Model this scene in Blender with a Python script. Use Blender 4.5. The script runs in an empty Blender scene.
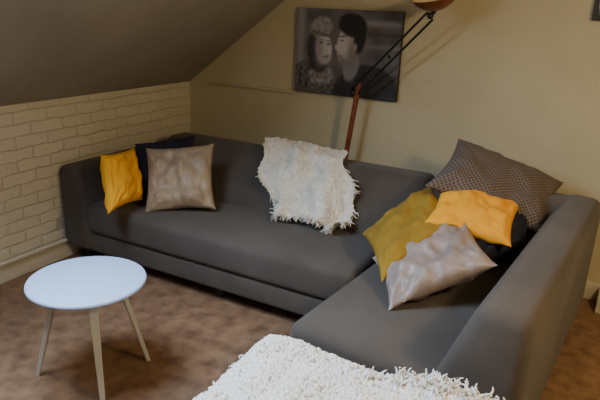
import bpy, bmesh, math, random
import numpy as np
from mathutils import Vector, Matrix, noise
random.seed(3); rng=np.random.default_rng(5)
CAM=Vector((3.15,-3.89,1.7))
F=Vector((-0.4455,0.8388,-0.3123)).normalized()
R=Vector((0.8757,0.4805,0.0414)); R=(R-F*R.dot(F)).normalized()
U=R.cross(F).normalized()
# ---------------- materials
def mat(name,col,rough=.8,col2=None,nscale=5,bump=0,bscale=200,sheen=0,metal=0,detail=4,lo=.35,hi=.65):
    m=bpy.data.materials.new(name); m.use_nodes=True; nt=m.node_tree; b=nt.nodes['Principled BSDF']
    b.inputs['Roughness'].default_value=rough; b.inputs['Metallic'].default_value=metal
    if sheen: b.inputs['Sheen Weight'].default_value=sheen
    tc=nt.nodes.new('ShaderNodeTexCoord')
    c=(*col,1); b.inputs['Base Color'].default_value=c
    if col2:
        n=nt.nodes.new('ShaderNodeTexNoise'); n.inputs['Scale'].default_value=nscale; n.inputs['Detail'].default_value=detail
        r=nt.nodes.new('ShaderNodeValToRGB'); r.color_ramp.elements[0].color=c; r.color_ramp.elements[1].color=(*col2,1)
        r.color_ramp.elements[0].position=lo; r.color_ramp.elements[1].position=hi
        nt.links.new(tc.outputs['Object'],n.inputs['Vector']); nt.links.new(n.outputs['Fac'],r.inputs['Fac']); nt.links.new(r.outputs['Color'],b.inputs['Base Color'])
    if bump:
        n2=nt.nodes.new('ShaderNodeTexNoise'); n2.inputs['Scale'].default_value=bscale; n2.inputs['Detail'].default_value=3
        bp=nt.nodes.new('ShaderNodeBump'); bp.inputs['Strength'].default_value=bump; bp.inputs['Distance'].default_value=.01
        nt.links.new(tc.outputs['Object'],n2.inputs['Vector']); nt.links.new(n2.outputs['Fac'],bp.inputs['Height']); nt.links.new(bp.outputs['Normal'],b.inputs['Normal'])
    return m
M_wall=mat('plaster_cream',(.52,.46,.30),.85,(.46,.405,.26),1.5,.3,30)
M_slope_shaded=mat('plaster_slope_shaded',(.30,.26,.20),.9,(.25,.215,.165),2,.3,25)  # brownish plaster, base colour lowered for shade where the skylight misses it
M_trim=mat('trim_paint',(.58,.54,.43),.5)
M_floor=mat('floor_cork',(.13,.064,.033),.6,(.34,.20,.11),12,.1,60,detail=10,lo=.28,hi=.78)
M_sofa=mat('sofa_wool',(.070,.056,.045),.95,(.094,.077,.063),3,.5,260,sheen=.10)
M_dark=mat('dark_leg',(.02,.02,.02),.5)
M_white_skytint=mat('white_lacquer_skytint',(.42,.53,.74),.5)  # white tabletop; blue cast of the skylight is mixed into its base colour
M_frame=mat('window_frame_paint',(.75,.75,.75),.4)
M_leg=mat('table_leg',(.55,.55,.52),.4)
M_cream=mat('cream_yarn',(.86,.81,.70),.95,(.72,.66,.56),40,.5,300)
M_shag=mat('white_yarn',(.98,.95,.89),.95,(.92,.88,.82),40,.5,300)
M_yel=mat('yellow_cotton',(.92,.42,.012),.9,(.84,.36,.010),6,.4,300)
M_mus=mat('mustard_cotton',(.34,.195,.013),.9,(.24,.135,.010),6,.5,200)
M_navy=mat('navy_cotton',(.008,.011,.030),.8,None,1,.4,200)
M_beige=mat('beige_satin',(.38,.28,.18),.48,(.30,.215,.14),6,.3,60)
M_lilac=mat('lilac_beige_satin',(.33,.26,.225),.45,(.26,.20,.175),6,.3,60)
M_wood=mat('cherry_wood',(.24,.05,.020),.4,(.14,.03,.012),20)
M_black=mat('black_metal',(.012,.012,.012),.4,metal=.3)
M_bronze=mat('bronze_shade',(.24,.085,.03),.35,metal=.6)
M_inner=mat('shade_inner',(.8,.62,.40),.4)
M_brick=mat('painted_brick',(.60,.53,.36),.8)
nt=M_brick.node_tree; b=nt.nodes['Principled BSDF']; tc=nt.nodes['Texture Coordinate']
sp=nt.nodes.new('ShaderNodeSeparateXYZ'); cb=nt.nodes.new('ShaderNodeCombineXYZ'); br=nt.nodes.new('ShaderNodeTexBrick')
nt.links.new(tc.outputs['Object'],sp.inputs[0]); nt.links.new(sp.outputs['Y'],cb.inputs['X']); nt.links.new(sp.outputs['Z'],cb.inputs['Y'])
nz=nt.nodes.new('ShaderNodeTexNoise'); nz.inputs['Scale'].default_value=9; nt.links.new(tc.outputs['Object'],nz.inputs['Vector'])
mx=nt.nodes.new('ShaderNodeVectorMath'); mx.operation='MULTIPLY_ADD'; mx.inputs[1].default_value=(.03,.03,.03)
nt.links.new(nz.outputs['Color'],mx.inputs[0]); nt.links.new(cb.outputs[0],mx.inputs[2]); nt.links.new(mx.outputs[0],br.inputs['Vector'])
br.inputs['Scale'].default_value=1; br.inputs['Brick Width'].default_value=.235; br.inputs['Row Height'].default_value=.075; br.inputs['Mortar Size'].default_value=.006; br.inputs['Mortar Smooth'].default_value=1
br.inputs['Color1'].default_value=(.62,.58,.46,1); br.inputs['Color2'].default_value=(.58,.54,.42,1); br.inputs['Mortar'].default_value=(.56,.52,.41,1)
nt.links.new(br.outputs['Color'],b.inputs['Base Color'])
bp=nt.nodes.new('ShaderNodeBump'); bp.invert=True; bp.inputs['Strength'].default_value=.7; bp.inputs['Distance'].default_value=.009
n3=nt.nodes.new('ShaderNodeTexNoise'); n3.inputs['Scale'].default_value=25; nt.links.new(tc.outputs['Object'],n3.inputs['Vector'])
ad=nt.nodes.new('ShaderNodeMath'); ad.operation='MULTIPLY_ADD'; ad.inputs[1].default_value=1.2
nt.links.new(n3.outputs['Fac'],ad.inputs[0]); nt.links.new(br.outputs['Fac'],ad.inputs[2]); nt.links.new(ad.outputs[0],bp.inputs['Height']); nt.links.new(bp.outputs['Normal'],b.inputs['Normal'])
M_pat=mat('pattern_weave',(.16,.10,.07),.85)
nt=M_pat.node_tree; b=nt.nodes['Principled BSDF']
uv=nt.nodes.new('ShaderNodeTexCoord'); mp=nt.nodes.new('ShaderNodeMapping'); mp.inputs['Rotation'].default_value=(0,0,.785)
vo=nt.nodes.new('ShaderNodeTexVoronoi'); vo.inputs['Scale'].default_value=26; vo.inputs['Randomness'].default_value=0
rr=nt.nodes.new('ShaderNodeValToRGB'); rr.color_ramp.elements[0].color=(.050,.039,.035,1); rr.color_ramp.elements[1].color=(.165,.128,.108,1); rr.color_ramp.elements[0].position=.25; rr.color_ramp.elements[1].position=.45
nt.links.new(uv.outputs['UV'],mp.inputs['Vector']); nt.links.new(mp.outputs[0],vo.inputs['Vector']); nt.links.new(vo.outputs['Distance'],rr.inputs['Fac']); nt.links.new(rr.outputs['Color'],b.inputs['Base Color'])

# ---------------- mesh helpers
def newobj(name,bm,mats,smooth=True,ang=40,parent=None):
    me=bpy.data.meshes.new(name); bmesh.ops.recalc_face_normals(bm,faces=bm.faces[:]) ; bm.to_mesh(me); bm.free()
    for m in (mats if isinstance(mats,list) else [mats]): me.materials.append(m)
    if smooth:
        me.polygons.foreach_set('use_smooth',[True]*len(me.polygons)); me.set_sharp_from_angle(angle=math.radians(ang))
    o=bpy.data.objects.new(name,me); bpy.context.scene.collection.objects.link(o)
    if parent: o.parent=parent
    return o
def box_bm(lo,hi,bev=0,seg=3,mi=0):
    bm=bmesh.new(); bmesh.ops.create_cube(bm,size=1)
    for v in bm.verts:
        v.co=Vector([lo[i]+(v.co[i]+.5)*(hi[i]-lo[i]) for i in range(3)])
    if bev: bmesh.ops.bevel(bm,geom=bm.edges[:],offset=bev,segments=seg,affect='EDGES',profile=.5)
    for f in bm.faces: f.material_index=mi
    return bm
def prism_bm(prof,axis,a,b,bev=.04,seg=4,mi=0):
    bm=bmesh.new()
    def P(p,z,t): return (t,p,z) if axis=='x' else (p,t,z)
    v0=[bm.verts.new(P(p,z,a)) for p,z in prof]; v1=[bm.verts.new(P(p,z,b)) for p,z in prof]
    bm.faces.new(v0); bm.faces.new(v1[::-1]); n=len(prof)
    for i in range(n): bm.faces.new((v0[i],v1[i],v1[(i+1)%n],v0[(i+1)%n]))
    bmesh.ops.recalc_face_normals(bm,faces=bm.faces[:])
    if bev: bmesh.ops.bevel(bm,geom=bm.edges[:],offset=bev,segments=seg,affect='EDGES',profile=.5,clamp_overlap=True)
    for f in bm.faces: f.material_index=mi
    return bm
def merge(dst,src,mtx=None):
    if mtx is not None: bmesh.ops.transform(src,matrix=mtx,verts=src.verts[:])
    me=bpy.data.meshes.new('t'); src.to_mesh(me); src.free(); dst.from_mesh(me); bpy.data.meshes.remove(me)
def tube(bm,pts,rad,seg=10,mi=0):
    prev=None
    for i,p in enumerate(pts):
        p=Vector(p); d=(Vector(pts[min(i+1,len(pts)-1)])-Vector(pts[max(i-1,0)])).normalized()
        a=d.cross(Vector((0,0,1))) 
        if a.length<.05: a=d.cross(Vector((1,0,0)))
        a.normalize(); c=d.cross(a); r=rad[i] if isinstance(rad,(list,tuple)) else rad
        ring=[bm.verts.new(p+a*math.cos(2*math.pi*k/seg)*r+c*math.sin(2*math.pi*k/seg)*r) for k in range(seg)]
        if prev:
            for k in range(seg):
                f=bm.faces.new((prev[k],prev[(k+1)%seg],ring[(k+1)%seg],ring[k])); f.material_index=mi
        else:
            f=bm.faces.new(ring[::-1]); f.material_index=mi
        prev=ring
    f=bm.faces.new(prev); f.material_index=mi
def lathe(bm,prof,c,seg=40,mi=0,mtx=None):
    rings=[]
    for r,z in prof:
        rings.append([bm.verts.new((Vector((r*math.cos(2*math.pi*k/seg),r*math.sin(2*math.pi*k/seg),z)) if mtx is None else mtx@Vector((r*math.cos(2*math.pi*k/seg),r*math.sin(2*math.pi*k/seg),z)))+Vector(c)) for k in range(seg)])
    for a,b_ in zip(rings,rings[1:]):
        for k in range(seg):
            f=bm.faces.new((a[k],a[(k+1)%seg],b_[(k+1)%seg],b_[k])); f.material_index=mi
    return rings
def simple_box(name,lo,hi,m,bev=0): return newobj(name,box_bm(lo,hi,bev),m,smooth=bev>0)

# ---------------- room
XR=5.6; YF=-6.0
simple_box('floor',(-.2,YF-.1,-.1),(XR+.1,.2,0),M_floor)
simple_box('wall_left',(-.15,YF,0),(0,0,1.08),M_brick)
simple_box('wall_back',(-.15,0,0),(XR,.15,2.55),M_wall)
simple_box('wall_right',(XR,YF,0),(XR+.12,.15,2.55),M_wall)
simple_box('wall_front',(-.15,YF-.12,0),(XR+.12,YF,2.55),M_wall)
simple_box('ceiling',(1.70,YF,2.40),(XR,0,2.5),M_wall)
SL=Matrix(((.8,0,-.6,0),(0,1,0,0),(.6,0,.8,1.08),(0,0,0,1)))
bm=bmesh.new()
s0,s1,y0,y1=1.0,1.95,-3.35,-2.17
for lo,hi in [((-.05,YF,0),(s0,0,.14)),((s1,YF,0),(2.22,0,.14)),((s0,YF,0),(s1,y0,.14)),((s0,y1,0),(s1,0,.14))]:
    merge(bm,box_bm(lo,hi),SL)
newobj('ceiling_slope',bm,M_slope_shaded,smooth=False)
bm=bmesh.new(); t=.035
for lo,hi in [((s0,y0,.005),(s0+t,y1,.13)),((s1-t,y0,.005),(s1,y1,.13)),((s0+t,y0,.005),(s1-t,y0+t,.13)),((s0+t,y1-t,.005),(s1-t,y1,.13))]:
    merge(bm,box_bm(lo,hi,.004,1),SL)
M_glass=bpy.data.materials.new('glass'); M_glass.use_nodes=True; g=M_glass.node_tree
g.nodes.remove(g.nodes['Principled BSDF']); a=g.nodes.new('ShaderNodeBsdfTransparent'); c=g.nodes.new('ShaderNodeBsdfGlossy'); c.inputs['Roughness'].default_value=.03; mm=g.nodes.new('ShaderNodeMixShader'); mm.inputs[0].default_value=.06
g.links.new(a.outputs[0],mm.inputs[1]); g.links.new(c.outputs[0],mm.inputs[2]); g.links.new(mm.outputs[0],g.nodes['Material Output'].inputs[0])
merge(bm,box_bm((s0+t,y0+t,.05),(s1-t,y1-t,.06),mi=1),SL)
newobj('window_1',bm,[M_frame,M_glass],smooth=False)
simple_box('baseboard_left',(0,YF,0),(.018,-.02,.10),M_trim,.004)
simple_box('baseboard_back',(.02,-.02,0),(XR,0,.12),M_trim,.004)
bm=bmesh.new(); tube(bm,[(.035,YF,.135),(.035,-.05,.135)],.013); newobj('trim_1',bm,M_trim)
simple_box('trim_2',(.22,-.025,1.085),(1.01,0,1.105),M_wall,.003)
simple_box('trim_3',(3.26,-.20,0),(XR,-.02,.105),M_trim,.006)

# ---------------- sofa
LM=Matrix.Translation((3.185,-.30,0))@Matrix.Rotation(math.radians(-4.5),4,'Z')
sofa=bmesh.new()
back=[(-.32,.09),(-.31,.74),(-.52,.75),(-.86,.40),(-.86,.09)]
merge(sofa,prism_bm(back,'x',.20,2.235,.05))
arm=[(.005,.09),(.005,.66),(.17,.66),(.27,.40),(.27,.09)]
merge(sofa,prism_bm(arm,'y',-1.39,-.34,.055))
merge(sofa,box_bm((.20,-1.36,.09),(2.2,-.5,.23),.025))
merge(sofa,box_bm((.23,-1.38,.225),(2.14,-.6,.43),.05,4))
merge(sofa,prism_bm([(0,.09),(.01,.74),(-.20,.75),(-.54,.40),(-.54,.09)],'x',-.94,-.02,.05),LM)
merge(sofa,prism_bm([(0,.09),(.0,.75),(-.19,.76),(-.33,.40),(-.35,.09)],'y',-1.74,.0,.055),LM)
merge(sofa,box_bm((-.95,-1.72,.09),(-.1,-.3,.23),.025),LM)
merge(sofa,box_bm((-.96,-1.75,.225),(-.2,-.4,.43),.05,4),LM)
for x,y in [(.1,-1.3),(.1,-.4),(1.2,-1.28),(1.2,-.4),(2.1,-.4),(2.1,-1.28)]:
    merge(sofa,box_bm((x,y,0),(x+.06,y+.06,.1),.005,1,1))
for x,y in [(-.86,-1.66),(-.12,-1.66),(-.12,-.1),(-.12,-.9)]:
    merge(sofa,box_bm((x,y,0),(x+.06,y+.06,.1),.005,1,1),LM)
newobj('corner_sofa',sofa,[M_sofa,M_dark],ang=50)

# ---------------- pillows
def pillow(name,c,e1,e2,m,th=.15,seed=0,wr=.012):
    c=Vector(c); e1=Vector(e1); e2=Vector(e2); n=e1.cross(e2).normalized()
    N=40; bm=bmesh.new(); uvl=bm.loops.layers.uv.new('UVMap'); grid={}
    for side in (1,-1):
        for i in range(N+1):
            for j in range(N+1):
                if side==-1 and (i in(0,N) or j in(0,N)): grid[(side,i,j)]=grid[(1,i,j)]; continue
                x=-1+2*i/N; y=-1+2*j/N
                px=x*(1-.10*(1-y*y)*abs(x)**3); py=y*(1-.10*(1-x*x)*abs(y)**3)
                h=max(0,(1-x**4)*(1-y**4))**.55*(1-.25*(x*x+y*y)/2)
                w=noise.noise(Vector((x*2.2+seed*7,y*2.2,side*3+seed)))*wr*2.2+noise.noise(Vector((x*6+seed,y*3+x*2,seed*5)))*wr
                for cx_,cy_ in ((1,1),(-1,1),(1,-1),(-1,-1)):
                    dx_,dy_=x-cx_,y-cy_; rr_=math.hypot(dx_,dy_); w+=math.cos(math.atan2(dy_,dx_)*16+seed)*wr*.4*math.exp(-((rr_-.45)/.3)**2)
                p=c+e1*px*.5+e2*py*.5+n*(side*th*.5*h+w*min(1,h*1.6))
                grid[(side,i,j)]=bm.verts.new(p)
    for side in (1,-1):
        for i in range(N):
            for j in range(N):
                q=[(i,j),(i+1,j),(i+1,j+1),(i,j+1)]
                if side==-1:q=q[::-1]
                try:f=bm.faces.new([grid[(side,a,b_)] for a,b_ in q])
                except ValueError: continue
                for l,(a,b_) in zip(f.loops,q): l[uvl].uv=(a/N*e1.length*2,b_/N*e2.length*2)
    return newobj(name,bm,m,ang=80)
P=[((.756,-1.05,.62),(.391,.226,.049),(-.168,.215,.365),M_beige,.14,.014),
((.49,-1.292,.63),(-.104,.394,-.038),(-.268,.221,.27),M_yel,.13,.010),
((.498,-.918,.63),(.273,.319,.048),(-.168,.266,.305),M_navy,.13,.010),
((2.505,-1.319,.575),(.389,.285,.21),(-.229,.353,.07),M_lilac,.14,.017),
((2.320,-1.12,.635),(.246,.372,.228),(-.262,.375,.067),M_mus,.13,.012),
((2.60,-.921,.72),(.419,.091,-.061),(-.038,.437,.085),M_yel,.13,.011),
((2.727,-.875,.62),(.243,.4545,.041),(-.047,.418,.123),M_navy,.13,.010),
((2.64,-.557,.80),(.600,.235,-.225),(.032,.50,.178),M_pat,.15,.010)]
for i,(c,e1,e2,m,th,wr) in enumerate(P): pillow('throw_pillow',c,e1,e2,m,th,i,wr)

# ---------------- tufts
_ico=bmesh.new(); bmesh.ops.create_icosphere(_ico,subdivisions=1,radius=1)
IV=np.array([v.co[:] for v in _ico.verts]); IF=np.array([[v.index for v in f.verts] for f in _ico.faces]); _ico.free()
def tufts(P,Nn,size,elong=1.5):
    n=len(P); P=np.asarray(P); 
    d=rng.normal(size=(n,3)); d+=np.asarray(Nn)*.3; d/=np.linalg.norm(d,axis=1)[:,None]
    s=size*rng.uniform(.6,1.3,n)
    V=IV[None]*s[:,None,None]*.6
    al=(V@d[:,:,None])
    V=V+al*d[:,None,:]*(elong-1)
    V=V+rng.normal(size=V.shape)*size*.08+P[:,None,:]
    Fc=IF[None]+(np.arange(n)*len(IV))[:,None,None]
    return V.reshape(-1,3),Fc.reshape(-1,3)
def mesh_obj(name,parts,m,mtx=None):
    V=[];Fs=[];off=0
    for v,f in parts: V.append(v); Fs+= (np.asarray(f)+off).tolist() if isinstance(f,np.ndarray) else [[q+off for q in x] for x in f]; off+=len(v)
    V=np.concatenate(V)
    me=bpy.data.meshes.new(name); me.from_pydata(V.tolist(),[],Fs); me.materials.append(m)
    me.polygons.foreach_set('use_smooth',[True]*len(me.polygons)); me.update()
    o=bpy.data.objects.new(name,me); bpy.context.scene.collection.objects.link(o)
    if mtx is not None: me.transform(mtx)
    return o
def surf(fn,nu,nv,size,count,extra=None):
    V=[];Fq=[]
    for i in range(nu+1):
        for j in range(nv+1): V.append(fn(i/nu,j/nv))
    for i in range(nu):
        for j in range(nv):
            a=i*(nv+1)+j; Fq.append([a,a+nv+1,a+nv+2,a+1])
    P=[];N=[]
    for _ in range(count):
        u,v=random.random(),random.random(); p=Vector(fn(u,v)); e=.01
        pu=Vector(fn(min(1,u+e),v))-Vector(fn(max(0,u-e),v)); pv=Vector(fn(u,min(1,v+e)))-Vector(fn(u,max(0,v-e)))
        n=pu.cross(pv); 
        if n.length<1e-9: continue
        n.normalize(); P.append(p+n*size*.25); N.append(n)
    return [(np.array(V),Fq),tufts(P,N,size)]
def strands(starts,dirs,L,r):
    bm=bmesh.new()
    for s,d in zip(starts,dirs):
        p=Vector(s); d=Vector(d).normalized(); pts=[p.copy()]
        for k in range(5):
            d=(d+Vector((random.gauss(0,.5),random.gauss(0,.5),random.gauss(-.15,.35)))).normalized(); p=p+d*L/5; pts.append(p.copy())
        tube(bm,pts,[r,r,r,r*.9,r*.8,r*.4],5)
    V=np.array([v.co[:] for v in bm.verts]); bm.verts.index_update(); Fc=[[v.index for v in f.verts] for f in bm.faces]; bm.free(); return V,Fc
path=[(-.28,.60),(-.28,.72),(-.31,.765),(-.41,.775),(-.53,.765),(-.62,.69),(-.72,.585),(-.84,.465),(-.92,.450)]
cum=[0]
for a,b_ in zip(path,path[1:]): cum.append(cum[-1]+math.dist(a,b_))
def onpath(s):
    s*=cum[-1]
    for k in range(len(path)-1):
        if s<=cum[k+1] or k==len(path)-2:
            f=(s-cum[k])/(cum[k+1]-cum[k]); return path[k][0]+(path[k+1][0]-path[k][0])*f, path[k][1]+(path[k+1][1]-path[k][1])*f
def blank(u,v):
    l=np.interp(v,[0,.25,.5,.75,.9,1],[1.05,1.02,1.10,1.20,1.32,1.42]); r=np.interp(v,[0,.3,.45,.6,.8,1],[1.58,1.60,1.68,1.80,1.88,1.84])
    l+=.02*math.sin(v*17); r+=.02*math.sin(v*21+1)
    v2=v*(.98+.02*math.sin(u*8+1)) if v>.3 else v
    y,z=onpath(v2)
    x=l+(r-l)*u
    ph=u*15+v*5+3.0*noise.noise(Vector((u*2,v*3,9)))
    amp=min(1,.25+v)
    w=.048+.036*math.sin(ph)*amp+noise.noise(Vector((u*4+v,v*3.5,2)))*.055+noise.noise(Vector((u*9,v*7,7)))*.03
    w=max(.010,w)
    ny=-.7 if v>.4 else 0; nzz=(.7 if v>.3 else .45) if v>.2 else 0
    return (x+noise.noise(Vector((v*4,u*2,0)))*.04,y+ny*w,z+nzz*w)
st=[];ds=[]
for _ in range(120):
    u=random.random(); st.append(blank(u,1)); ds.append((0,-1,-.2))
for _ in range(45):
    v=random.uniform(.5,1); st.append(blank(1 if random.random()<.7 else 0,v)); ds.append((1,-.4,-.6))
mesh_obj('throw_blanket',surf(blank,60,60,.0100,6500)+[strands(st,ds,.05,.0035)],M_cream)
OM=Matrix.Translation((2.05,-2.115,0))@Matrix.Rotation(math.radians(1),4,'Z')
bm=bmesh.new(); merge(bm,box_bm((.06,-1.0,.05),(.98,-.06,.375),.05,4),OM)
for x,y in [(.1,-.95),(.9,-.95),(.1,-.15),(.9,-.15)]: merge(bm,box_bm((x,y,0),(x+.05,y+.05,.07),.004,1,1),OM)
newobj('ottoman',bm,[M_sofa,M_dark],ang=50)
def shag(u,v):
    x=0+1.04*u; y=-1.06+1.11*v
    ex=max(0,abs(u-.5)*2-.9)/.1; ey=max(0,abs(v-.5)*2-.93)/.07; e=min(1,max(ex,ey))
    z=.43-.07*e**1.6+noise.noise(Vector((u*3,v*3,1)))*.022+noise.noise(Vector((u*9,v*9,4)))*.020
    z+=.045*math.exp(-((u-.74)/.14)**2-((v-.94)/.07)**2)
    return (x,y,z)
st=[];ds=[]
for _ in range(200):
    u_=min(.93,max(.45,random.gauss(.70,.11))); p=shag(u_,random.uniform(.92,.99)); st.append((p[0],p[1]-.01,p[2]+.005)); ds.append((.3,.3,.8))
for _ in range(40): st.append(shag(0,random.random())); ds.append((-1,0,-.3))
mesh_obj('shag_throw',surf(shag,40,40,.0150,16000)+[strands(st,ds,.06,.0045)],M_shag,OM)

# ---------------- table
bm=bmesh.new(); tcx,tcy=1.23,-2.255
pr=[(.0001,.498),(.243,.498),(.253,.502),(.256,.509),(.253,.516),(.245,.52),(.0001,.52)]
lathe(bm,pr,(tcx,tcy,0),64,0)
for fx,fy in [(.985,-2.375),(1.385,-2.355),(1.335,-2.01)]:
    d=Vector((fx-tcx,fy-tcy,0)); L=d.length; d.normalize(); sdv=Vector((-d.y,d.x,0))
    top=Vector((tcx,tcy,.498))+d*(L*.5); bot=Vector((fx,fy,0))
    vs=[]
    for p,w,tt in ((top,.023,.011),(bot,.012,.009)):
        for a,b_ in ((-1,-1),(1,-1),(1,1),(-1,1)): vs.append(bm.verts.new(p+sdv*a*w*.9+d*b_*tt))
    for q in ((0,1,2,3),(7,6,5,4),(0,4,5,1),(1,5,6,2),(2,6,7,3),(3,7,4,0)):
        f=bm.faces.new([vs[k] for k in q]); f.material_index=1
    tube(bm,[Vector((tcx,tcy,.49)),top-Vector((0,0,.008))],.009,8,1)
newobj('side_table',bm,[M_white_skytint,M_leg],ang=30)

# ---------------- lamp
bm=bmesh.new(); 
lathe(bm,[(.0001,0),(.11,0),(.12,.008),(.11,.02),(.03,.03),(.0001,.03)],(1.44,-.16,0),32,1)
tube(bm,[(1.44,-.16,.02),(1.53,-.16,.78),(1.585,-.16,1.235)],.018,12,0)
A=Vector((1.55,-.165,1.16)); B=Vector((2.07,-.30,1.685)); off=Vector((-.018,0,.02))
tube(bm,[A+off,B+off],.008,8,1); tube(bm,[A-off,B-off],.008,8,1)
for p,r in ((A,.024),(B,.02),(A+(B-A)*.5,.012)):
    s=bmesh.new(); bmesh.ops.create_uvsphere(s,u_segments=14,v_segments=8,radius=r)
    for f in s.faces:f.material_index=1
    merge(bm,s,Matrix.Translation(p))
tube(bm,[B,B+Vector((.03,-.01,.03))],.012,8,1)
rot=Matrix.Rotation(math.radians(12),4,'X')@Matrix.Rotation(math.radians(-8),4,'Y')
hc=B+Vector((.035,-.01,.03))
lathe(bm,[(.0001,0),(.04,.004),(.08,.02),(.115,.048),(.130,.075)],hc,40,2,rot)
lathe(bm,[(.130,.075),(.127,.076),(.112,.052),(.077,.025),(.0001,.01)],hc,40,3,rot)
newobj('floor_lamp',bm,[M_wood,M_black,M_bronze,M_inner],ang=50)

# ---------------- canvas print
def sm(d,e=.02): return 1/(1+math.exp(max(-40,min(40,d/e*4))))
def ell(x,y,cx,cy,rx,ry,rot=0):
    dx,dy=x-cx,y-cy; c_,s_=math.cos(rot),math.sin(rot); a=(dx*c_+dy*s_)/rx; b2=(-dx*s_+dy*c_)/ry
    return (math.sqrt(a*a+b2*b2)-1)*min(rx,ry)
def photo(x,y):
    nn=noise.noise(Vector((x*6,y*6,3))); n2=noise.noise(Vector((x*22,y*22,5)))
    v=.11+.06*nn
    def put(d,val,e=.02):
        nonlocal v; a=sm(d,e); v=v*(1-a)+val*a
    if x>.85:
        put(abs(y-.86)-.03,.24,.04); put(abs(y-.60)-.02,.20,.04); put(abs(y-.74)-.02,.05,.04)
    put(abs(x-.06)-.05,.26,.06)
    put(ell(x,y,.22,.00,.36,.40),.09+.10*n2)
    put(ell(x,y,.36,.22,.17,.12,.2),.22+.20*n2)
    put(ell(x,y,.31,.50,.15,.26,.15),.03+.03*n2)
    put(ell(x,y,.385,.55,.105,.19,.12),.52+.10*nn)
    put(ell(x,y,.32,.52,.05,.14,.12),.26,.06)
    put(ell(x,y,.40,.42,.07,.05,.2),.36,.05)
    put(ell(x,y,.34,.79,.155,.12,.25),.25+.12*n2)
    put(abs((y-.71)+(x-.36)*.2)-.018+max(0,abs(x-.36)-.13),.10)
    put(ell(x,y,.345,.61,.030,.014),.08,.012); put(ell(x,y,.445,.60,.026,.013),.08,.012)
    put(ell(x,y,.345,.645,.04,.008),.15,.012); put(ell(x,y,.445,.635,.034,.008),.15,.012)
    put(ell(x,y,.425,.53,.010,.045),.38,.02)
    put(ell(x,y,.42,.45,.040,.013,.15),.13,.012)
    put(ell(x,y,.98,-.05,.46,.44),.02+.015*n2)
    put(ell(x,y,.76,.36,.10,.18,-.2),.22)
    put(ell(x,y,.68,.60,.120,.215,-.12),.47+.1*nn)
    put(ell(x,y,.76,.52,.06,.17,-.12),.20,.07)
    put(ell(x,y,.75,.83,.185,.135,-.2),.010+.015*max(0,n2))
    put(ell(x,y,.85,.68,.075,.17,-.1),.012)
    put(ell(x,y,.795,.58,.024,.045),.30,.012)
    put(ell(x,y,.560,.565,.026,.036,.5),.48,.012)
    put(ell(x,y,.63,.70,.05,.009,.1),.04,.012)
    put(ell(x,y,.62,.65,.024,.009),.06,.010)
    put(ell(x,y,.60,.47,.036,.010,-.1),.15,.012)
    put(ell(x,y,.66,.41,.08,.04,-.3),.18,.05)
    return max(.008,v)
x0,x1,z0,z1=1.016,1.813,1.11,1.70
bm=box_bm((x0,-.035,z0),(x1,-.004,z1),.002,1)
for f in bm.faces: f.material_index=1
col=bm.verts.layers.float_color.new('Col')
NX,NY=190,140; G=[]
for i in range(NX+1):
    row=[]
    for j in range(NY+1):
        v=bm.verts.new((x0+.002+(x1-x0-.004)*i/NX,-.0355,z0+.002+(z1-z0-.004)*j/NY)); g_=photo(1.36*i/NX,j/NY); v[col]=(g_,g_*.95,g_*1.0,1); row.append(v)
    G.append(row)
for i in range(NX):
    for j in range(NY): bm.faces.new((G[i][j],G[i+1][j],G[i+1][j+1],G[i][j+1])).material_index=0
M_ph=mat('photo_print',(.2,.2,.2),.6); at=M_ph.node_tree.nodes.new('ShaderNodeAttribute'); at.attribute_name='Col'; M_ph.node_tree.links.new(at.outputs['Color'],M_ph.node_tree.nodes['Principled BSDF'].inputs['Base Color'])
me=bpy.data.meshes.new('canvas'); bm.to_mesh(me); bm.free(); me.materials.append(M_ph); me.materials.append(M_black)
o=bpy.data.objects.new('canvas_photo_print',me); bpy.context.scene.collection.objects.link(o)
bm=bmesh.new(); fx0,fx1,fz0,fz1=2.93,3.33,1.70,2.0
for lo,hi in [((fx0,-.03,fz0),(fx1,-.002,fz0+.025)),((fx0,-.03,fz1-.025),(fx1,-.002,fz1)),((fx0,-.03,fz0+.025),(fx0+.025,-.002,fz1-.025)),((fx1-.025,-.03,fz0+.025),(fx1,-.002,fz1-.025))]:
    merge(bm,box_bm(lo,hi,.002,1))
merge(bm,box_bm((fx0+.02,-.015,fz0+.02),(fx1-.02,-.004,fz1-.02),mi=1))
newobj('framed_picture',bm,[M_dark,mat('print_paper',(.5,.45,.4),.6,(.05,.05,.06),12)],smooth=False)

# ---------------- lights
def light(name,kind,loc,e,col,**k):
    l=bpy.data.lights.new(name,kind); l.energy=e; l.color=col
    for a,b_ in k.items(): setattr(l,a,b_)
    o=bpy.data.objects.new(name,l); o.location=loc; bpy.context.scene.collection.objects.link(o); return o
light('room_lamp_light','POINT',(4.1,-2.3,2.1),88,(1,.76,.44),shadow_soft_size=.12)
a=light('skylight_daylight','AREA',SL@Vector(((s0+s1)/2,(y0+y1)/2,.3)),135,(.60,.77,1),shape='RECTANGLE',size=.9,size_y=1.1)
nrm=Vector((.6,0,-.8)); a.rotation_euler=nrm.to_track_quat('-Z','Y').to_euler()
w=bpy.data.worlds.new('World'); bpy.context.scene.world=w; w.use_nodes=True
w.node_tree.nodes['Background'].inputs[0].default_value=(.55,.75,1,1); w.node_tree.nodes['Background'].inputs[1].default_value=2.0
# ---------------- camera
cd=bpy.data.cameras.new('Camera'); cd.sensor_width=36; cd.lens=585/600*36; cd.clip_start=.05
co=bpy.data.objects.new('Camera',cd); bpy.context.scene.collection.objects.link(co)
co.matrix_world=Matrix(((R.x,U.x,-F.x,CAM.x),(R.y,U.y,-F.y,CAM.y),(R.z,U.z,-F.z,CAM.z),(0,0,0,1)))
bpy.context.scene.camera=co
